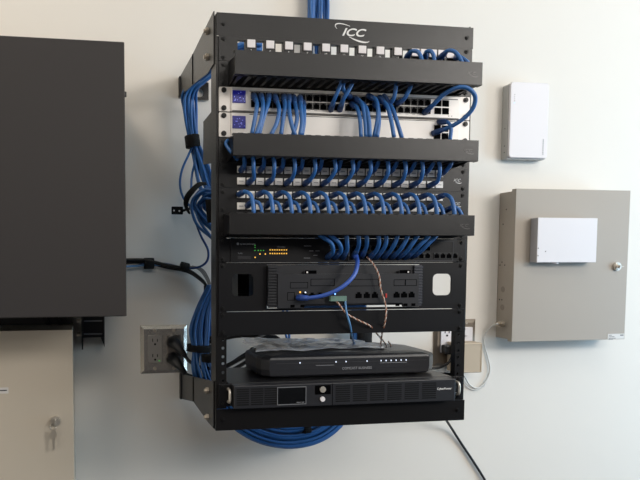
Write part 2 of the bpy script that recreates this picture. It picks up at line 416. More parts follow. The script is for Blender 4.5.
# ------------------------------------------------------------------ two-unit gateway in adapter
zc = uz(9); H2 = 2*U
t = thing('phone_gateway', 'charcoal phone gateway in a black plate with two rounded cut-outs', 'gateway', V(232, 0, zc-H2+1))
b = MB(); b.prism(rect(-8.7, 473.8, zc-H2+.5, zc-.2), 'y', -2.4, .6, [rrect(16, 56, zc-61, zc-21, 8), rrect(407, 445, zc-63, zc-22, 9), rect(81, 380, zc-84, zc-4)]); b.build('adapter_plate', powder2, t)
MB().box(84, 378, -8, 230, zc-80, zc-5, 1).build('chassis', plastic_g, t)
for x in (84, 367):
    b = MB(); [b.box(x-3.5, x+13.5, -13, -8, zc-78+i*5.2, zc-75+i*5.2, .5) for i in range(14)]; b.box(x-3, x+13, -10.5, -8, zc-82, zc-5); b.build('ribbed_side', mat('ribbed_plastic', (52, 54, 62), .4) if x > 200 else plastic_g, t)
b = MB(); b.prism([(98, zc-21), (148, zc-21), (148, zc-16), (172, zc-16), (172, zc-21), (332, zc-21), (332, zc-16), (356, zc-16), (356, zc-21), (372, zc-21), (372, zc-83), (342, zc-83), (340, zc-76), (150, zc-76), (148, zc-83), (98, zc-83)], 'y', -14, -8.1)
face = b.build('front_module', plastic_g, t)
def outline(x0, x1, z0, z1, y=-14.05, w_=.9, m_=void_k, name='cover_gap'):
    b = MB(); b.prism(rect(x0, x1, z0, z1), 'y', y-.25, y, [rect(x0+w_, x1-w_, z0+w_, z1-w_)]); b.build(name, m_, face)
for q in ((121, 155, -47, -36), (160, 206, -43, -30), (232, 292, -44, -31), (322, 345, -44, -32), (345, 368, -44, -32), (116, 130, -69, -54)): outline(q[0], q[1], zc+q[2], zc+q[3])
MB().box(149, 171, -14.4, -14, zc-20.6, zc-14.5, .1).build('vent_notch', void_k, face); MB().box(333, 355, -14.4, -14, zc-20.6, zc-14.5, .1).build('vent_notch', void_k, face)
MB().cyl((153, -14.8, zc-18), 1.7, 1).build('round_stud', silver, face); MB().cyl((350, -14.8, zc-18), 1.7, 1).build('round_stud', silver, face)
for x in (126, 145, 330, 346, 362): MB().box(x-4, x+4, -14.4, -14, zc-82, zc-77).build('foot_slot', void_k, face)
j0 = None
for x in (148, 163, 178, 253, 269, 285, 328, 343, 358, 373-4):
    if x > 365: continue
    if j0 is None:
        b = MB(); b.prism([(x-6, zc-66), (x+6, zc-66), (x+6, zc-58), (x+3, zc-58), (x+3, zc-55), (x-3, zc-55), (x-3, zc-58), (x-6, zc-58)], 'y', -14.5, -14); j0 = b.build('jack', void_k, face); jx = x
    else: copy_part(j0, face, Vector((x-jx, 0, 0))/1000)
MB().cyl((140, -14.6, zc-54), 1.6, 1.4).build('status_light', amber, face)['label'] = 'glowing amber light'
MB().cyl((150, -14.6, zc-54.5), 1.4, 1.4).build('status_light', ledw, face)['label'] = 'glowing white light'
MB().cyl((207, -14.6, zc-58), 1.3, 1.4).build('status_light', ledb, face)['label'] = 'glowing blue light'
MB().box(305.5, 308.5, -15.2, -14, zc-66, zc-58, .3).build('reset_button', redp, face)['label'] = 'red button'
screws(t, [(0, zc-6.35), (0, zc-82.5), (465.1, zc-6.35), (465.1, zc-82.5)], y=-2.4)
# vents behind the left cut-out
vx = at(238, 287, 88).x; b = MB(); b.box(vx, 70, 90, 200, zc-70, zc-12); [b.box(vx, 70, 87, 90, zc-66+i*4, zc-64+i*4) for i in range(12)]; b.build('side_vent_box', powder2, t)
# blank panel
zc = uz(11); t = thing('blank_panel', 'plain black blank panel above the open gap in the rack', 'blank panel', V(232, 0, zc-U+1))
MB().box(-8.7, 474.5, -2.4, .6, zc-U+.7, zc-.6, .3).build('plate', powder2, t)
screws(t, [(0, zc-6.35), (0, zc-38.1), (465.1, zc-6.35), (465.1, zc-38.1)], y=-2.4)
# ------------------------------------------------------------------ UPS
zc = uz(14)+2.5; t = thing('rack_ups', 'black battery backup with slotted grilles, small screen and silver handles', 'battery backup', V(232, 0, zc-U+1))
MB().box(11, 454, 2, 175, zc-U+1.5, zc-1, 1).build('chassis', powder2, t)
MB().box(15, 446, -24, 1.9, zc-U+1, zc-1.5, 1.2).build('front_bezel', plastic_g, t)
for x0, x1 in ((-8.5, 14.5), (446.5, 473.6)): MB().box(x0, x1, -2.6, .6, zc-U+1.8, zc-1.5, .4).build('mounting_ear', powder2, t)
for x in (9, 458):
    b = MB(); b.tube([V(x, -2, zc-10), V(x, -15, zc-12), V(x, -17, zc-22), V(x, -15, zc-32), V(x, -2, zc-34)], 2.6, 10); b.build('handle', steel, t, True)['label'] = 'silver handle'
g0 = None
for pa, pb in [(236.7, 249), (251, 262.5), (264.5, 276)]+[(335.6+17.3*k, 350+17.2*k) for k in range(6)]:
    ga, gb = at(pa, 395, -24).x, at(pb, 395, -24).x
    bigs = pa > 300
    if pa in (236.7, 335.6): g0 = None
    for r_ in range(8):
        z = zc-8-r_*4
        if g0 is None: g0 = MB().box(ga, gb, -24.4, -23.9, z-1.25, z+1.25).build('grille_slot', mat('slot_shade', (10, 10, 12), .7, spec=.2), t); gz = z; g_x = ga  # flat bars, the shade inside the slots is put into their dark colour
        else: copy_part(g0, t, Vector((ga-g_x, 0, z-gz))/1000)
fr = MB().prism(rect(95, 150, zc-39, zc-6), 'y', -25.2, -24, [rect(96.2, 148.8, zc-37.6, zc-7.4)]).build('screen_frame', mat('grey_trim', (110, 112, 116), .35), t)
MB().box(96.2, 148.8, -24.6, -24, zc-37.6, zc-7.4).build('screen', mat('dark_screen', (16, 17, 19), .12), t)
text('SMART APP', 2.8, 146, -25, zc-35.4, mark, t, align='RIGHT')
MB().box(167, 197, -24.8, -24, zc-22, zc-5, .4).build('button_plate', void_k, t)
MB().cyl((181, -26, zc-12.5), 5.6, 4, 'y', 20).build('power_button', steel, t); MB().cyl((181, -25.6, zc-30.5), 4.6, 3, 'y', 20).build('round_button', white_p, t)
MB().box(200, 201, -24.4, -23.9, zc-U+1.5, zc-2).build('bezel_gap', void_k, t)
text('CyberPower', 5.8, 408, -24.3, zc-19.5, printw, t, 'brand_text', bold=.05)
screws(t, [(0, zc-6.35), (0, zc-38.1), (465.1, zc-6.35), (465.1, zc-38.1)], y=-2.6, m_=plastic_k)
UPST = zc-1
# ------------------------------------------------------------------ gateway box on top of UPS
t = thing('modem', 'charcoal modem with chamfered ends and white lights, lying on top of the battery backup', 'modem', V(250, 115, UPST))
def P(px, Y): return at(px, 372, Y).x
xl, xr = P(261, 40), P(430, 62)
zb, zt = UPST+3, UPST+47
b = MB()
out0 = [(xl, 42), (xl+14, 30), (xr-20, 30), (xr, 52), (xr, 150), (xr-40, 198), (xl+50, 198), (xl-4, 150), (xl-4, 60)]
def lay(sc_, z): 
    cx_ = (xl+xr)/2; return [V(cx_+(x-cx_)*sc_, 115+(y-115)*sc_, z) for x, y in out0]
rings = [[b.bm.verts.new(v) for v in lay(s_, z)] for s_, z in ((.96, zb), (.99, zb+3), (1, zb+14), (1, zt-11), (.985, zt-7), (.93, zt-3.5), (.80, zt-.8), (.5, zt))]
n = len(out0)
for i in range(len(rings)-1):
    for k in range(n): b.bm.faces.new((rings[i][k], rings[i][(k+1) % n], rings[i+1][(k+1) % n], rings[i+1][k]))
b.bm.faces.new(rings[0][::-1]); b.bm.faces.new(rings[-1])
b.build('case', plastic_g, t)
b = MB(); [b.cyl((x, y, UPST+2), 8, 4, 'z') for x, y in ((xl+40, 62), (xr-40, 62), (xl+50, 150), (xr-50, 150))]; b.build('feet', plastic_k, t)
MB().box(xl+26, xr-26, 29.1, 30.2, zt-18.4, zt-17.8).build('light_strip', markd, t)
for px in (300, 336, 346, 367, 381, 386, 391, 396, 401, 406):
    x = P(px, 29); MB().box(x-.9, x+.9, 29.0, 30.1, zt-18.6, zt-16).build('status_light', ledw, t)
MB().box(P(316, 29), P(334, 29), 29.3, 30.1, zt-23.6, zt-22.9).build('trim_line', mark, t); MB().box(P(380, 29), P(407, 29), 29.3, 30.1, zt-22, zt-21.4).build('trim_line', mark, t)
text('COMCAST BUSINESS', 6.6, P(357, 29), 29.4, zt-30.5, mark, t, 'brand_text', align='CENTER')
# plastic bag
bm = bmesh.new(); gx, gy = 26, 12; vs = []
x0b, x1b = P(250, 100), P(376, 100)
for j in range(gy):
    for i in range(gx):
        u_, v_ = i/(gx-1), j/(gy-1)
        x = x0b+(x1b-x0b)*u_+8*math.sin(v_*9); y = 62+140*v_+6*math.sin(u_*12)-6*math.sin(u_*5+1)
        z = zt+2.0+3.5*abs(math.sin(u_*9+v_*4))*(.4+random.random()*.6)+(2.5*random.random() if 0 < j < gy-1 else 0)
        z += 10*(1-u_)*v_
        vs.append(bm.verts.new(V(x, y, z)))
for j in range(gy-1):
    for i in range(gx-1): bm.faces.new((vs[j*gx+i], vs[j*gx+i+1], vs[(j+1)*gx+i+1], vs[(j+1)*gx+i]))
mb = MB(); mb.bm.free(); mb.bm = bm; o = mb.build('plastic_bag', bag, None)
md = o.modifiers.new('thickness', 'SOLIDIFY'); md.thickness = .0004
tag(o, 'crumpled clear plastic bag lying flat on top of the charcoal modem', 'plastic bag')
# ------------------------------------------------------------------ patch cables
def cable(name, label, cat, pts, r, m_, group=None, plugs=(), boot=blue_d, seg=8):
    """pts in metres; plugs: list of (end index 0/-1, length mm)"""
    if not plugs:
        b = MB(); b.tube(pts, r, seg); o = b.build(name, m_, None, True); return tag(o, label, cat, group)
    t = thing(name, label, cat, pts[0], group)
    b = MB(); b.tube(pts, r, seg); b.build('jacket', m_, t, True)
    for e in plugs:
        p0, p1 = (pts[0], pts[1]) if e == 0 else (pts[-1], pts[-2])
        d = (p1-p0).normalized()
        b = MB(); b.tube([p0-d*.003, p0+d*.008, p0+d*.012, p0+d*.020], [5.6, 5.6, 5.0, r+.6], 8, sub=1); b.build('plug_boot', boot, t, True)
    return t
pg = 'blue patch cables'
# top panel arcs
TA = [((407, 57), (411, 51.5), (418, 52), (422, 60), (423, 67)), ((425, 58), (426, 52), (431, 51.5), (434, 57), (434, 66)), ((440, 58), (447, 51), (455, 52), (461, 60), (463, 67)), ((456, 58), (460, 57), (465, 60), (468, 63), (469, 68))]
for i, a in enumerate(TA):
    Y = [-6, -28, -40, -46, -44]
    cable('patch_cable', 'blue cable arching over the topmost cover, %s from the left' % ORD[i+1], 'patch cable', [atm(p[0], p[1], y) for p, y in zip(a, Y)], 3.6, blue, pg, (0,))
# first switch, left cluster hanging down behind the middle cover
S1 = [((254, 96), (257, 104), (255, 118), (252, 134)), ((261, 96), (263, 104), (261, 120), (256, 135)), ((269, 96), (268, 104), (263, 120), (259, 135)),
      ((275, 97), (279, 108), (277, 122), (271, 135)), ((284, 97), (285, 106), (283, 120), (281, 135)), ((289, 97), (289, 108), (291, 122), (295, 135)),
      ((294, 98), (296, 108), (297, 120), (293, 135)), ((300, 98), (301, 108), (302, 122), (300, 135)), ((303, 103), (304, 110), (304, 122), (302, 135))]
for i, a in enumerate(S1):
    Y = [-8, -34, -42, -44]
    cable('patch_cable', 'blue cable hanging in the left cluster over the silver switches, %s from the left' % ORD[i+1], 'patch cable', [atm(p[0], p[1], y-(i % 2)*3) for p, y in zip(a, Y)], 3.7, blue, pg, (0,))
S2 = [((352, 104), (357, 108), (360, 120), (361, 137)), ((356, 99), (362, 104), (365, 120), (366, 137)), ((362, 104), (366, 108), (369, 120), (370, 137)),
      ((369, 96), (376, 100), (378, 115), (374, 137)), ((375, 104), (378, 108), (379, 122), (377, 137)), ((380, 98), (387, 106), (391, 120), (394, 137)), ((384, 97), (392, 108), (397, 122), (402, 138))]
for i, a in enumerate(S2):
    Y = [-8, -30, -40, -44]
    cable('patch_cable', 'blue cable hanging in the middle cluster over the silver switches, %s from the left' % ORD[i+1], 'patch cable', [atm(p[0], p[1], y-(i % 3)*3) for p, y in zip(a, Y)], 3.7, blue, pg, (0,))
S3 = [((331, 109), (334, 100), (340, 86), (343, 76)), ((340, 109), (343, 100), (351, 86), (354, 76)), ((386, 106), (393, 100), (396, 86), (395, 76)), ((397, 104), (404, 99), (410, 88), (413, 78)),
      ((350, 97), (345, 92), (343, 86), (346, 76))]
for i, a in enumerate(S3):
    Y = [-8, -32, -40, -36]
    cable('patch_cable', ['left one of two blue cables rising side by side from the upper silver switch centre', 'right one of two blue cables rising side by side from the upper silver switch centre',
          'left one of two blue cables curving up from the silver switch right of centre', 'right one of two blue cables curving up from the silver switch right of centre', 'blue cable tucked behind the rising pair at the upper silver switch centre'][i], 'patch cable', [atm(p[0], p[1], y) for p, y in zip(a, Y)], 3.7, blue, pg, (0,))
lp = [(425, 112, -8), (433, 105, -30), (443, 95, -46), (456, 88, -62), (467, 88, -70), (475, 96, -70), (473, 108, -62), (463, 119, -48), (450, 127, -32), (434, 133, -8)]
cable('patch_cable', 'long blue cable looping beyond the right rail between the two silver switches', 'patch cable', [atm(*q) for q in lp], 3.9, blue, pg, (0, -1))
cable('patch_cable', 'short blue cable bending down from the lower silver switch beside the long loop', 'patch cable', [atm(*q) for q in ((440, 122, -8), (447, 122, -26), (451, 128, -34), (450, 140, -34))], 3.4, blue, pg, (0,))
cable('patch_cable', 'blue cable slipping out at the left end of the middle cover', 'patch cable', [atm(*q) for q in ((238, 160, -30), (232, 153, -34), (226, 144, -20), (229, 140, -12), (236, 140, -8))], 3.2, blue, pg)
# upper dense panel: cables come down from the middle manager
def jx(c): return 32+c*17.4
zc = uz(5)
n = 0
for c in range(0, 23, 2):
    x = jx(c)-1; k = c/22
    bx = -5+6*k; n += 1
    cable('patch_cable', 'blue cable to the upper labelled panel, top row, %s from the left' % ORD[n], 'patch cable',
          [V(x, -8, zc-13), V(x+1, -26, zc-9), V(x+bx+3, -38, zc+3), V(x+bx+random.uniform(-1, 3), -36, zc+18)], 3.6, blue, pg, (0,))
n = 0
for c in range(1, 23, 2):
    x = jx(c)-1; k = c/22; n += 1
    if c > 21: continue
    b0 = (-5+26*k if k < .5 else 12-16*k)
    cable('patch_cable', 'blue cable to the upper labelled panel, bottom row, %s from the left' % ORD[n], 'patch cable',
          [V(x-3, -8, zc-34.5), V(x, -28, zc-30), V(x+b0, -42, zc-16), V(x+b0-1, -42, zc+2), V(x+b0-7, -36, zc+18)], 3.6, blue, pg, (0,))
zc = uz(6)
n = 0
for c in range(0, 23, 2):
    x = jx(c); n += 1
    w_ = 8-c*.3
    cable('patch_cable', 'blue cable arching from the lower labelled panel, top row, %s from the left' % ORD[n], 'patch cable',
          [V(x-4, -8, zc-11.5), V(x+w_*.3-2, -28, zc-9), V(x+w_, -44, zc-18), V(x+w_+3, -50, zc-42), V(x+w_+3, -46, zc-60)], 3.7, blue, pg, (0,))
n = 0
for c in range(1, 23, 2):
    x = jx(c); n += 1
    cable('patch_cable', 'blue cable arching from the lower labelled panel, bottom row, %s from the left' % ORD[n], 'patch cable',
          [V(x-6, -8, zc-31), V(x-3, -22, zc-26), V(x+7-c*.25, -34, zc-29), V(x+11-c*.25, -40, zc-42), V(x+12-c*.25, -40, zc-58)], 3.5, blue, pg, (0,))
cable('patch_cable', 'short blue cable at the far right end of the lower labelled panel', 'patch cable', [atm(*q) for q in ((447, 210, -8), (453, 207, -26), (459, 210, -34), (463, 218, -36))], 3.4, blue, pg, (0,))
# black switch cables
B = [((328, 257), (333, 252), (331, 243), (321, 236), (316, 230)), ((335, 257), (341, 251), (339, 243), (331, 236), (328, 230)), ((343, 257), (347, 250), (347, 242), (346, 232), (345, 228)),
     ((354, 256), (358, 248), (359, 241), (358, 233), (357, 228)), ((362, 256), (366, 248), (367, 241), (366, 233), (366, 228)), ((370, 257), (376, 251), (379, 243), (378, 234), (377, 228)),
     ((376, 257), (382, 251), (386, 243), (386, 234), (386, 228)), ((384, 257), (390, 251), (395, 243), (398, 234), (399, 228)), ((392, 257), (398, 252), (404, 244), (408, 235), (410, 228)),
     ((399, 257), (406, 252), (412, 244), (418, 235), (421, 228)), ((406, 257), (414, 251), (421, 244), (429, 236), (433, 228)), ((413, 256), (421, 251), (429, 243), (437, 235), (441, 228))]
for i, a in enumerate(B):
    Y = [-6, -28, -42, -44, -40]
    cable('patch_cable', 'blue cable from the lowest cover to the black switch, %s from the left' % ORD[i+1], 'patch cable', [atm(p[0], p[1], y) for p, y in zip(a, Y)], 3.8, blue, pg, (0,))
cable('patch_cable', 'bright blue cable swooping from the black switch to the charcoal gateway', 'patch cable', [atm(*q) for q in ((355, 254, -6), (357.5, 262, -34), (354, 275, -48), (342, 287, -52), (325, 295, -46), (308, 298, -34), (299, 297.5, -17))], 3.8, blue_b, pg, (0, -1), blue_b)
cable('ethernet_cable', 'thin pale blue cable dropping from the gateway across the blank panel', 'cable', [atm(*q) for q in ((345, 300, -16), (346.5, 312, -18), (350, 325, -14), (352, 336, 20), (354, 343, 140), (356, 347, 175))], 1.9, blue_l)
def twisted(name, label, pts):
    t = thing(name, label, 'wire', pts[0])
    b0 = MB(); b0.tube(pts, 1.0, 6, sub=10)
    # re-sample path to twist two strands
    path = []
    n = len(pts)
    for i in range(n-1):
        p0 = pts[i-1] if i else pts[0]*2-pts[1]; p1 = pts[i]; p2 = pts[i+1]; p3 = pts[i+2] if i+2 < n else pts[-1]*2-pts[-2]
        for k in range(14):
            q = k/14; path.append(.5*((2*p1)+(p2-p0)*q+(2*p0-5*p1+4*p2-p3)*q*q+(3*p1-p0-3*p2+p3)*q**3))
    b0.bm.free()
    for s_, m_, nm in ((0, wire_o, 'brown_strand'), (math.pi, wire_w, 'white_strand')):
        pp_ = []
        for i, p in enumerate(path):
            T = (path[min(i+1, len(path)-1)]-path[max(i-1, 0)]).normalized(); a = T.cross(Vector((0, 1, 0))).normalized(); b_ = T.cross(a)
            ph = i*1.1+s_; pp_.append(p+(a*math.cos(ph)+b_*math.sin(ph))*.0009)
        MB().tube(pp_, .95, 6, sub=1).build(nm, m_, t, True)
twisted('twisted_wire', 'brown and white twisted wire dropping from the black switch to the modem', [atm(*q) for q in ((367, 257, -8), (374, 265, -24), (379, 276, -26), (381, 290, -24), (386, 307, -18), (385, 322, -12), (382, 334, 20), (381, 346, 90), (386, 350, 100), (391, 346, 110), (388, 341, 120))])
twisted('twisted_wire', 'brown and white twisted wire slanting from the greenish plug across the blank panel', [atm(*q) for q in ((332, 297, -18), (338, 303, -20), (346, 313, -16), (358, 320, -12), (370, 326, -8), (377, 334, 30), (384, 342, 90), (388, 348, 110))])
o = MB().box(*(lambda a, c_: (a.x, c_.x, -24, -15.1, c_.z, a.z))(at(329, 296, -16), at(345, 301, -16)), .5).build('modular_plug', teal, None); tag(o, 'clear greenish modular plugs side by side in the gateway jacks', 'plug')
# ------------------------------------------------------------------ long cable bundles
def jit(a): return random.uniform(-a, a)
def bundle(n, ctl, label, group, name='network_cable', r=3.5, m_=blue, cat='cable', spread_y=14):
    """ctl: list of (px, py, Y, halfwidth_px)"""
    for i in range(n):
        u_ = (i+.5)/n*2-1; ph = random.random()*6.28; pts = []
        for j, (px, py, Y, hw, nx, ny) in enumerate(ctl):
            uu = u_+.22*math.sin(ph+j*1.3); pts.append(atm(px+nx*hw*uu, py+ny*hw*uu, Y+spread_y*math.cos(ph+j*.9+i)*(1 if hw > 6 else .7)))
        cable(name, label, cat, pts, r, m_, group)
bundle(16, [(317, -40, 420, 11, 1, 0), (317, 0, 418, 11, 1, 0), (317, 30, 414, 11, 1, 0), (318, 80, 400, 11, 1, 0), (322, 160, 395, 10, 1, 0), (326, 240, 390, 10, 1, 0), (330, 300, 390, 8, 1, 0)], 'blue cable in the upright bunch above the rack top', 'blue cables rising above the rack top', spread_y=10)
bundle(13, [(262, 46, 335, 6, 0, 1), (241, 48, 335, 6, 0, 1), (222, 62, 350, 6, 0, 1), (203, 78, 370, 6, 0, 1), (190, 92, 390, 6.5, 1, 0), (189, 110, 400, 6.5, 1, 0), (193, 138, 400, 4.5, 1, 0), (200, 160, 400, 6, 1, 0), (208, 185, 395, 8, 1, 0), (216, 205, 380, 8, 1, 0)], 'blue cable in the bunch hanging below the upper left bracket', 'blue cables hanging from the upper left bracket')
cable('network_cable', 'single blue cable bowing out left of the bunch below the upper strap', 'cable', [atm(*q) for q in ((193, 145, 392), (188, 156, 395), (182, 170, 400), (180, 184, 400), (183, 197, 395), (190, 206, 385), (200, 214, 375))], 2.8, blue)
cable('network_cable', 'blue cable running straight down between the upper strap and the strapped coil', 'cable', [atm(*q) for q in ((194, 145, 390), (195, 160, 395), (192, 175, 396), (191, 190, 385))], 2.8, blue)
bundle(15, [(228, 198, 330, 11, 0, 1), (214, 198, 350, 11, .1, 1), (205, 199, 362, 11, .5, .85), (200, 206, 375, 10, .85, .3), (207, 217, 370, 11, .85, -.5), (221, 232, 350, 11, .8, -.6)], 'blue cable in the strapped coil at the left of the rack', 'blue cables in the strapped coil beside the rack', spread_y=12)
cable('network_cable', 'dark blue cable running from the strapped coil to the black cabinet', 'cable', [atm(*q) for q in ((190, 206, 380), (195, 220, 392), (201, 236, 400), (208, 250, 400), (207, 261, 405), (199, 267, 410), (186, 268, 420), (166, 264, 425), (150, 263, 425), (138, 265.5, 425), (118, 267, 420))], 2.9, mat('navy_cable_jacket', (34, 66, 120), .4))
cable('network_cable', 'pale blue cable emerging from the left cabinet beneath the black cables', 'cable', [atm(*q) for q in ((112, 267, 418), (135, 266, 420), (150, 265, 425), (172, 266, 425), (190, 269, 420))], 2.6, blue_l)
for i, off in enumerate((-2.2, 0, 2.4)):
    cable('power_cable', 'black cable in the strapped run between black cabinet and rack', 'cable', [atm(px+off*.3, py+off*.7, 420+off*3) for px, py in ((112, 261.5), (138, 261), (150, 262), (166, 266), (186, 270), (198, 277), (206, 285), (209, 295), (212, 305))], 3.0, cord_k, 'black cables strapped between cabinet and rack')
for i, off in enumerate((0, 3, 6)):
    cable('grey_cable', 'thin grey cable beside the strapped black cables, near the rack', 'cable', [atm(*q) for q in ((186+off, 266, 428), (198+off*.7, 269, 425), (205+off*.5, 277, 420), (210+off*.3, 288, 410), (214, 300, 400))], 1.7, cord_g, 'grey cables beside the black cable run')
# lower bundle, down beside the rack, round underneath and up again behind
for i in range(22):
    u_ = (i+.5)/22*2-1; ph = random.random()*6; jy = 16*math.cos(ph+i)
    u2 = -u_
    pts = [atm(214+6*u_, 285, 380+jy), atm(204+7*u_, 308, 388+jy), atm(200+10*u_+jit(1), 330, 392+jy), atm(201+8.5*u_+jit(1), 348, 392+jy), atm(202+10*u_+jit(2), 370, 385+jy), atm(214+12*u_, 398, 380+jy),
           atm(241+13*u_, 421-3*u_, 380+jy), atm(263+6*u_, 433-9*u_, 380+jy), atm(290+jit(2), 437.5-10.5*u_, 380+jy), atm(318-6*u_, 431-9*u_, 380+jy), atm(340-8*u_, 412-6*u_, 385+jy), atm(356-8*u_, 380, 390+jy), atm(361-8*u_, 345, 395+jy), atm(360-8*u_, 310, 395+jy)]
    cable('network_cable', 'blue cable in the thick bunch left of the rack, sagging in a curve below it', 'cable', pts, 3.5, blue, 'blue cables sagging below the rack')
cable('network_cable', 'left one of two short blue cables seen in the gap below the blank panel', 'cable', [atm(*q) for q in ((283, 310, 400), (285, 330, 400), (288, 345, 400), (292, 380, 395))], 3.2, blue, 'pair of blue cables behind the gap')
cable('network_cable', 'right one of two short blue cables seen in the gap below the blank panel', 'cable', [atm(*q) for q in ((287, 310, 400), (289, 330, 400), (290, 345, 400), (296, 380, 395))], 3.2, blue, 'pair of blue cables behind the gap')
for i in range(3):
    cable('network_cable', 'blue cable glimpsed through the slit under the charcoal gateway', 'cable', [atm(px, 305.5+i*1.6, 120+i*8) for px in (290, 310, 335, 352, 366)], 3.0, blue, 'blue cables behind the slit under the gateway')
# straps
def strap(label, c, rx, rz, h, rot=0, ry=20, m_=velcro, tail=None):
    """elliptic band round a bunch; c=(px,py,Y); rx half width mm, h band height mm; rot in the wall plane"""
    p = at(*c); b = MB(); n = 20; rings = []
    for zz, k in ((-h/2, 1), (-h/2+1, 1.05), (h/2-1, 1.05), (h/2, 1)):
        rings.append([(rx*k*math.cos(2*math.pi*i/n), ry*k*math.sin(2*math.pi*i/n), zz) for i in range(n)])
    cr, sr = math.cos(rot), math.sin(rot); R = []
    for ring in rings: R.append([b.bm.verts.new(V(p.x+x*cr-z*sr, p.y+y, p.z+x*sr+z*cr)) for x, y, z in ring])
    for i in range(3):
        for k in range(n): b.bm.faces.new((R[i][k], R[i][(k+1) % n], R[i+1][(k+1) % n], R[i+1][k]))
    b.bm.faces.new(R[0][::-1]); b.bm.faces.new(R[-1])
    if tail:
        q = at(tail[0], tail[1], c[2]-ry*.5); b.tube([V(p.x, p.y-ry*.4, p.z), V((p.x+q.x)/2, p.y-ry*.7, (p.z+q.z)/2), V(q.x, q.y, q.z)], [h*.4, h*.4, h*.35], 8, squash=.25)
    return tag(b.build('cable_strap', m_, None, True), label, 'cable strap', 'black hook-and-loop cable straps')
strap('black strap round the blue bunch below the upper left bracket', (192.5, 141.5, 398), 17, 0, 28, .12, 22)
strap('black strap on the black cable run, the one nearer the left cabinet', (149, 263.5, 424), 13, 0, 24, math.pi/2, 14)
strap('black strap on the black cable run, the one nearer the rack', (184.5, 267, 420), 11, 0, 21, math.pi/2-.25, 15)
strap('black strap round the thick blue bunch beside the stainless outlet plate', (199, 348, 390), 29, 0, 16, -.05, 32)
strap('black strap on the thick blue bunch, partly behind the rack rail', (208, 357.5, 372), 16, 0, 18, 0, 28)
strap('black strap on the sagging blue cables just below the rack', (305.5, 428, 378), 13, 0, 17, math.pi/2+.1, 22)
strap('black strap round the blue cables seen behind the modem', (361, 337, 395), 26, 0, 34, 0, 26)
strap('black strap over the inner side of the blue coil, against the rack rail', (210.5, 211, 325), 9, 0, 52, .1, 16)
strap('black strap joining the black cables at the top of the thick blue bunch', (208, 291, 396), 9, 0, 26, 0, 26)
b = MB()
b.tube([atm(*q) for q in ((206, 183.5, 340), (199, 184.5, 335), (192, 191, 332), (187, 198, 340), (186, 206, 352), (189, 213, 372))], [5, 7, 8, 9, 7, 5], 8, squash=.5)
tag(b.build('cable_strap', velcro, None, True), 'long black strap curved round the outer left edge of the blue coil', 'cable strap', 'black hook-and-loop cable straps')
t = thing('strap_tag', 'small black strap end with two holes sticking out left of the blue coil', 'cable strap', atm(190, 211, 400))
q0, q1 = at(171.5, 206.5, 400), at(183, 214.5, 400)
b = MB(); b.prism(rrect(q0.x, q1.x, q1.z, q0.z, 2), 'y', 399, 402, [circ(q0.x+6, (q0.z+q1.z)/2, 2.3), circ(q0.x+19, (q0.z+q1.z)/2-1, 2.3)]); b.build('tab', velcro, t)
MB().tube([atm(182, 211, 400), atm(188, 209, 395), atm(194, 208, 385)], [5, 4, 4], 8, squash=.4).build('strap_band', velcro, t, True)
# loose black cords behind / beside the modem
for i, pts in enumerate([[(212, 374, 330), (226, 367, 300), (244, 357, 240), (256, 350, 200), (266, 351, 180)], [(212, 379, 320), (226, 373, 280), (246, 362, 220), (258, 352, 190), (268, 352, 190)], [(214, 383, 300), (230, 377, 260), (250, 366, 210), (260, 356, 185), (270, 355, 200)],
                         [(214, 370, 340), (230, 364, 320), (246, 354, 260), (262, 348, 230), (276, 352, 240)]]):
    cable('power_cord', 'black power cord at the left end of the modem', 'power cord', [atm(*q) for q in pts], 4.4, cord_k, 'black cords at the left of the modem')
for i, pts in enumerate([[(205, 343, 400), (222, 339, 395), (240, 336, 390), (258, 338, 380), (270, 345, 360), (284, 350, 330)], [(205, 338, 405), (224, 337, 400), (246, 334, 395), (266, 335, 390), (282, 342, 380), (296, 352, 340)], [(240, 335, 385), (256, 334, 380), (272, 338, 370), (288, 346, 350), (300, 352, 330)]]):
    cable('power_cord', 'black cord crossing the gap just below the blank panel', 'power cord', [atm(*q) for q in pts], 4.5, cord_k, 'black cords below the blank panel')
strap('black strap gathering the power cords at the left end of the modem', (254, 355, 215), 14, 0, 22, math.pi/2-.5, 16)
b = MB()
q0, q1 = at(259, 334, 360), at(290, 348, 360)
b.prism([(q0.x, q0.z-6), (q0.x+14, q0.z), (q0.x+38, q0.z-2), (q1.x, q1.z+6), (q1.x-4, q1.z), (q0.x+8, q1.z)], 'y', 340, 375); tag(b.build('power_adapter', plastic_k, None), 'black power adapter in the gap behind the modem bag', 'power adapter')
cable('power_cord', 'black cord hanging from the rack bottom towards the lower right', 'power cord', [atm(*q) for q in ((438, 405, 300), (445, 418, 380), (452, 429, 425), (461, 443, 436), (473, 461, 436), (486, 482, 436), (500, 510, 436))], 3.4, cord_k)
# ------------------------------------------------------------------ outlets
def receptacle(parent, x, z, m_, w_=33, h_=67):
    r_ = MB().prism(rrect(x-w_/2, x+w_/2, z-h_/2, z+h_/2, 2), 'y', WY-12, WY-5).build('receptacle', m_, parent)
    for dz in (19, -19):
        b = MB(); b.box(x-6.8, x-4.8, WY-12.6, WY-11.9, z+dz-1, z+dz+7); b.box(x+4.8, x+6.8, WY-12.6, WY-11.9, z+dz-1, z+dz+6); b.cyl((x, WY-12.3, z+dz-7), 2.6, .8); b.build('socket_holes', void_k, r_)
    return r_
t = thing('power_outlet', 'stainless double outlet plate left of the rack, holding two black plugs', 'power outlet', V(-58, WY, -675))
x0, x1, z0, z1 = -117, 0, -674, -554
b = MB(); vs0 = [b.bm.verts.new(V(*p)) for p in ((x0, WY-.3, z0), (x1, WY-.3, z0), (x1, WY-.3, z1), (x0, WY-.3, z1))]
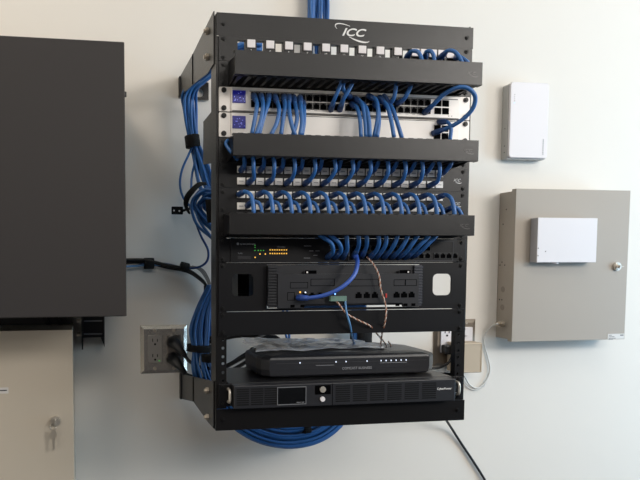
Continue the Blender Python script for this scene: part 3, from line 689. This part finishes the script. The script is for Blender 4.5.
def ins(d, y): return [b.bm.verts.new(V(*p)) for p in ((x0+d, y, z0+d), (x1-d, y, z0+d), (x1-d, y, z1-d), (x0+d, y, z1-d))]
rr = [vs0, ins(.6, WY-3), ins(9, WY-8)]
for i in range(2):
    for k in range(4): b.bm.faces.new((rr[i][k], rr[i][(k+1) % 4], rr[i+1][(k+1) % 4], rr[i+1][k]))
b.bm.faces.new(rr[2]); b.bm.faces.new(vs0[::-1]); b.build('cover_plate', mat('mirror_steel', (225, 216, 204), .24, metal=.85), t)
xa = at(155, 350, WY-10).x; xb = at(174, 350, WY-10).x
receptacle(t, xa, -612, outlet_g)
MB().prism(rrect(xb-16.5, xb+16.5, -645, -578, 2), 'y', WY-12, WY-5).build('receptacle', mat('dark_receptacle', (110, 104, 98), .45), t)
for x in (xa, xb):
    for z in (-567, -661):
        b = MB(); b.cyl((x, WY-8.6, z), 4.2, 2, 'y', 16); b.build('plate_screw', zinc, t)
MB().cyl((xa+10, WY-12.4, -641), 1.4, 1).build('indicator_light', green, t)
b = MB(); [b.box(xb-9+i*5, xb-6+i*5, WY-8.5, WY-8.1, -566, -564.5) for i in range(4)]; b.build('printed_mark', markd, t)
for i, (px, py) in enumerate(((172, 341), (172, 358))):
    pt = thing('power_plug', ['upper', 'lower'][i]+' of two black round plugs in the stainless outlet', 'power plug', atm(px, py, WY-30), 'black plugs in the stainless outlet')
    a = at(px, py, WY-12)
    pts = [V(a.x, WY-12.5, a.z), V(a.x, WY-26, a.z), V(a.x+5, WY-36, a.z-4), V(a.x+16, WY-46, a.z-18), V(a.x+28, WY-50, a.z-34)]
    MB().tube(pts, [16, 16, 14, 9, 6], 14, squash=.9).build('plug_body', plastic_k, pt, True)
    pts2 = [pts[-1], V(a.x+38, WY-54, a.z-46+8*i), V(a.x+60, WY-60, a.z-58+14*i), V(a.x+90, WY-70, a.z-62+16*i)]
    MB().tube(pts2, 4.2, 10).build('cord', cord_k, pt, True)
t = thing('power_outlet', 'steel outlet plate with white receptacle, behind the right rack rail', 'power outlet', V(722, WY, -675))
nick = mat('brushed_nickel', (150, 140, 128), .38, metal=.85)
x0, x1, z0, z1 = 662, 782, -676, -552
b = MB(); vs0 = [b.bm.verts.new(V(*p)) for p in ((x0, WY-.3, z0), (x1, WY-.3, z0), (x1, WY-.3, z1), (x0, WY-.3, z1))]
rr = [vs0, ins(.6, WY-3), ins(9, WY-8)]
for i in range(2):
    for k in range(4): b.bm.faces.new((rr[i][k], rr[i][(k+1) % 4], rr[i+1][(k+1) % 4], rr[i+1][k]))
b.bm.faces.new(rr[2]); b.bm.faces.new(vs0[::-1]); b.build('cover_plate', nick, t)
xa = at(446.5, 340, WY-10).x; xb = at(466.5, 335, WY-10).x
receptacle(t, xa, -606, white_p); receptacle(t, xb, -606, white_p)
for x in (xa, xb):
    MB().cyl((x, WY-8.6, -562), 3.4, 2, 'y', 16).build('plate_screw', zinc, t)
pt = thing('power_plug', 'black square plug in the white receptacle behind the rack', 'power plug', atm(447, 350, WY-30))
a = at(447, 349, WY-20); MB().box(a.x-13, a.x+13, WY-38, WY-12.8, a.z-12, a.z+12, 4).build('plug_body', plastic_k, pt)
MB().tube([V(a.x+8, WY-30, a.z-10), atm(452, 357, WY-40), atm(447, 364, WY-40), atm(437, 368, WY-30), atm(424, 368.5, WY-30), atm(405, 369, WY-30)], 3.6, 10).build('cord', cord_k, pt, True)
t = thing('plug_in_transformer', 'square tan plug-in transformer just right of the rack rail', 'transformer', atm(473, 373, WY-30))
q0, q1 = at(457, 343.5, WY-60), at(482, 372.5, WY-60)
MB().box(q0.x, q1.x, WY-60, WY-13, q1.z, q0.z, 2).build('housing', tan, t)
MB().prism(rrect(q0.x+2, q1.x-2, q1.z+2, q0.z-2, 2), 'y', WY-61, WY-60, [rrect(q0.x+4, q1.x-4, q1.z+4, q0.z-4, 2)]).build('rim', tan, t)
b = MB(); x = at(466, 340, WY-14).x
b.cyl((x+1, WY-16, at(466, 332, WY-14).z), 10, 8, 'y', 20); tag(b.build('round_adapter', white_p, None), 'round white cap in the steel outlet just above the tan transformer', 'outlet cap')
cable('low_voltage_cable', 'white cable looping from the tan cabinet connector to below the transformer', 'cable', [atm(*q) for q in ((498, 323.5, WY-40), (491, 327, WY-20), (485, 335, WY-6), (484.5, 345, WY-5), (488, 358, WY-5), (490, 370, WY-5), (486, 381, WY-5), (478, 388, WY-5), (470, 385, WY-5), (465, 377, WY-10), (460, 370, WY-25))], 2.0, cord_w)
cable('low_voltage_cable', 'thin white cable lying just inside the other loop beneath the tan transformer', 'cable', [atm(*q) for q in ((489, 372, WY-4), (484, 386, WY-4), (476, 390, WY-4), (469, 388, WY-4), (463, 382, WY-8), (458, 372, WY-20))], 1.1, cord_w)
# ------------------------------------------------------------------ alarm cabinet (right)
t = thing('alarm_cabinet', 'tan metal wall cabinet with key lock, right of the rack', 'metal cabinet', V(1010, WY, -608))
ax0, ax1, az0, az1 = 845, 1177, -607, -212
MB().box(ax0, ax1-3, WY-62, WY-.3, az0+5, az1-5, .6).build('body', beige, t)
b = MB(); b.box(ax0-1, ax1, WY-69, WY-66.5, az0, az1, .6); b.box(ax0-1, ax0+1, WY-67, WY-52, az0, az1); b.box(ax0-1, ax1, WY-67, WY-52, az1-1.5, az1); b.box(ax0-1, ax1, WY-67, WY-52, az0, az0+1.5); b.box(ax1-1.5, ax1, WY-67, WY-52, az0, az1)
door = b.build('door', beige, t)
lx, lz = at(618, 266.5, WY-75).x, at(618, 266.5, WY-75).z
b = MB(); b.cyl((lx, WY-72, lz), 11, 6, 'y', 24); b.cyl((lx, WY-76, lz), 8, 4, 'y', 24); lock = b.build('lock', steel, door)
b = MB(); b.box(lx-7, lx+14, WY-80, WY-78, lz-.8, lz+.8, .3); b.box(lx-1.5, lx+1.5, WY-83, WY-78, lz-4, lz+4, .5); b.build('key', steel, lock)
q0, q1 = at(608, 334, WY-70), at(625.5, 340.5, WY-70)
st = MB().box(q0.x, min(q1.x, ax1-2), WY-69.6, WY-69, az0+1.5, q0.z, 0).build('sticker', label_w, door)
b = MB(); [b.box(q0.x+3, q0.x+w_, WY-69.9, WY-69.6, q0.z-z-1.2, q0.z-z) for z, w_ in ((3, 12), (7, 20), (11, 24), (14, 16))]; b.box(ax1-14, ax1-4, WY-69.9, WY-69.6, q0.z-5, q0.z-2.5); b.build('sticker_print', markd, st)
h0 = None
for yy, z in ((WY-18, -300), (WY-30, -262), (WY-18, -400), (WY-30, -408), (WY-10, -408), (WY-22, -500), (WY-12, -500)):
    MB().cyl((ax0-.1, yy, z), 2.1, .8, 'x', 10).build('knockout', markd, t)
for z in (-472, -520): MB().cyl((ax0-.1, WY-25, z), 8, .8, 'x', 20).build('knockout', mat('knockout_rim', (140, 131, 121), .5), t)
b = MB(); z = at(499, 324, WY-30).z; b.cyl((ax0-6, WY-30, z), 8, 12, 'x', 8); b.cyl((ax0-14, WY-30, z), 5.5, 12, 'x', 14); b.box(ax0-14, ax0-6, WY-46, WY-34, z+1, z+7, .5); b.build('cable_connector', zinc, t)
t = thing('control_module', 'small white rectangular box mounted on the door of the tan metal cabinet', 'control box', V(972, WY-70, -401))
MB().box(887.5, 1057.5, WY-96, WY-69.5, -401, -287.5, 1).build('housing', mat('grey_white_plastic', (178, 178, 182), .45), t)
MB().box(887.5, 1057.5, WY-97.5, WY-95.5, -401, -287.5, .8).build('front_cover', white_p, t)
for x, z in ((890, -365), (890, -384), (911, -373)): MB().cyl((x, WY-97.7, z), 1.3, .8).build('screw_hole', markd, t)
MB().cyl((950, WY-84, -403), 8, 4, 'z', 14).build('tamper_button', white_p, t)
t = thing('wireless_unit', 'tall white plastic wall box with rounded corners above the tan metal cabinet', 'wireless box', V(901, WY, -130))
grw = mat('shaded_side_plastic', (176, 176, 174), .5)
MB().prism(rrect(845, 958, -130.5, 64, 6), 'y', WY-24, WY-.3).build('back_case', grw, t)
b = MB(); b.prism(rrect(846, 957, -127.5, 67, 8), 'y', WY-32, WY-24); o = b.build('front_cover', white_p, t)
md = o.modifiers.new('bevel', 'BEVEL'); md.width = .0022; md.segments = 3; md.limit_method = 'ANGLE'
for i in range(5): MB().cyl((857.5, WY-32.2, 34-i*5.2), .9, .6).build('signal_light', ledb if i > 3 else markd, t)
b = MB(); [b.box(942.5, 945.5, WY-32.4, WY-32, -118+i*4.6, -115+i*4.6) for i in range(9)]; b.build('printed_mark', mark, t)
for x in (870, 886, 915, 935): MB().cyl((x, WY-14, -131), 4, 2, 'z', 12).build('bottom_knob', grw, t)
for z in (-50, -95, -112): MB().cyl((844.8, WY-14, z), 1.6, .8, 'x', 10).build('side_hole', markd, t)
# ------------------------------------------------------------------ black cabinet (left)
t = thing('black_wall_cabinet', 'large plain black wall cabinet at the left', 'wall cabinet', V(-450, WY, -499))
MB().box(-772, -174, 62, WY-.3, -497, -6, 1).build('body', cabblack, t)
MB().box(-774, -171.5, 48, 61.5, -498.5, -4.5, 1.5).build('door', cabblack, t)
MB().cyl((-170, 80, at(125, 93, 70).z), 3.5, 9, 'z', 12).build('hinge_pin', cabblack, t)
b = MB(); g0, g1 = at(82, 317, 400), at(104.5, 337, 400)
bz = at(100, 347, 400).z
b.box(g0.x, g1.x, 396, 400, g1.z, g0.z+30); b.prism([(g1.x-9, g1.z), (g1.x, bz), (g1.x, g1.z)], 'y', 390, 442); b.box(g1.x-2, g1.x, 380, 442, g1.z, g0.z+30); b.box(g0.x-1, g0.x+2, 360, 442, bz, g0.z+30)
br = b.build('support_bracket', plastic_k, t)
for py in (321, 334):
    q = at(80, py, 380); MB().cyl((q.x-3, 380, q.z), 5, 8, 'x', 12).build('bolt', zinc, br)
    q2 = at(90, py, 395); MB().box(g0.x+4, g1.x-5, 394, 396, q2.z-1.5, q2.z+1.5).build('bracket_edge', mark, br)
c0, c1 = at(66, 317, 415), at(72.5, 327, 415); zb_ = at(40, 329.5, 415).z
b = MB(); b.prism([(-760, zb_), (c1.x, zb_), (c0.x-8, -500), (-760, -500)], 'y', 412, 420); b.build('support_plate', plastic_k, t)
b = MB()
for px in (45, 57):
    p, q = at(px-5, 314, 405), at(px+4, 329, 405); b.prism([(p.x, p.z), (p.x+10, p.z), (q.x+10, q.z), (q.x, q.z)], 'y', 402, 411)
b.build('support_strut', powder2, t)
t = thing('beige_wall_cabinet', 'beige metal wall cabinet at the lower left, with a lock and hanging keys', 'metal cabinet', V(-500, WY, -1150))
MB().box(-772, -277.5, 264, WY-.3, -1148, -545, .8).build('body', beige2, t)
MB().box(-774, -276, 258, 263.5, -1150, -543, .8).build('door', beige2, t)
q = at(55.5, 421.5, 250)
b = MB(); b.cyl((q.x, 254, q.z), 10.5, 8, 'y', 24); b.cyl((q.x, 249, q.z), 8, 4, 'y', 24); b.box(q.x-1.4, q.x+1.4, 238, 248, q.z-6, q.z+6, .6); b.build('lock', steel, t)
MB().tube([V(q.x-5+6*math.cos(a), 243, q.z-9+8*math.sin(a)) for a in [2*math.pi*k/16 for k in range(17)]], .9, 6, sub=1).build('key_ring', steel, t, True)
kx = q.x-4; b = MB(); b.prism([(kx+8*math.cos(a)*.8, q.z-26+11*math.sin(a)) for a in [2*math.pi*k/16 for k in range(16)]], 'y', 242, 244.4); b.prism([(kx-3.4, q.z-36), (kx+3, q.z-36), (kx+1.5, q.z-52), (kx+2.4, q.z-56), (kx, q.z-60), (kx-3, q.z-57)], 'y', 242, 244.4); b.build('key', zinc, t)
q0, q1 = at(-10, 388, 257), at(8.5, 393.5, 257)
st = MB().box(q0.x, q1.x, 257.4, 258, q1.z, q0.z).build('sticker', label_w, t)
b = MB(); q2 = at(2, 390.5, 257); b.box(q2.x-8, q2.x+10, 257.1, 257.4, q2.z-1.2, q2.z+1.2); b.build('sticker_print', markd, st)
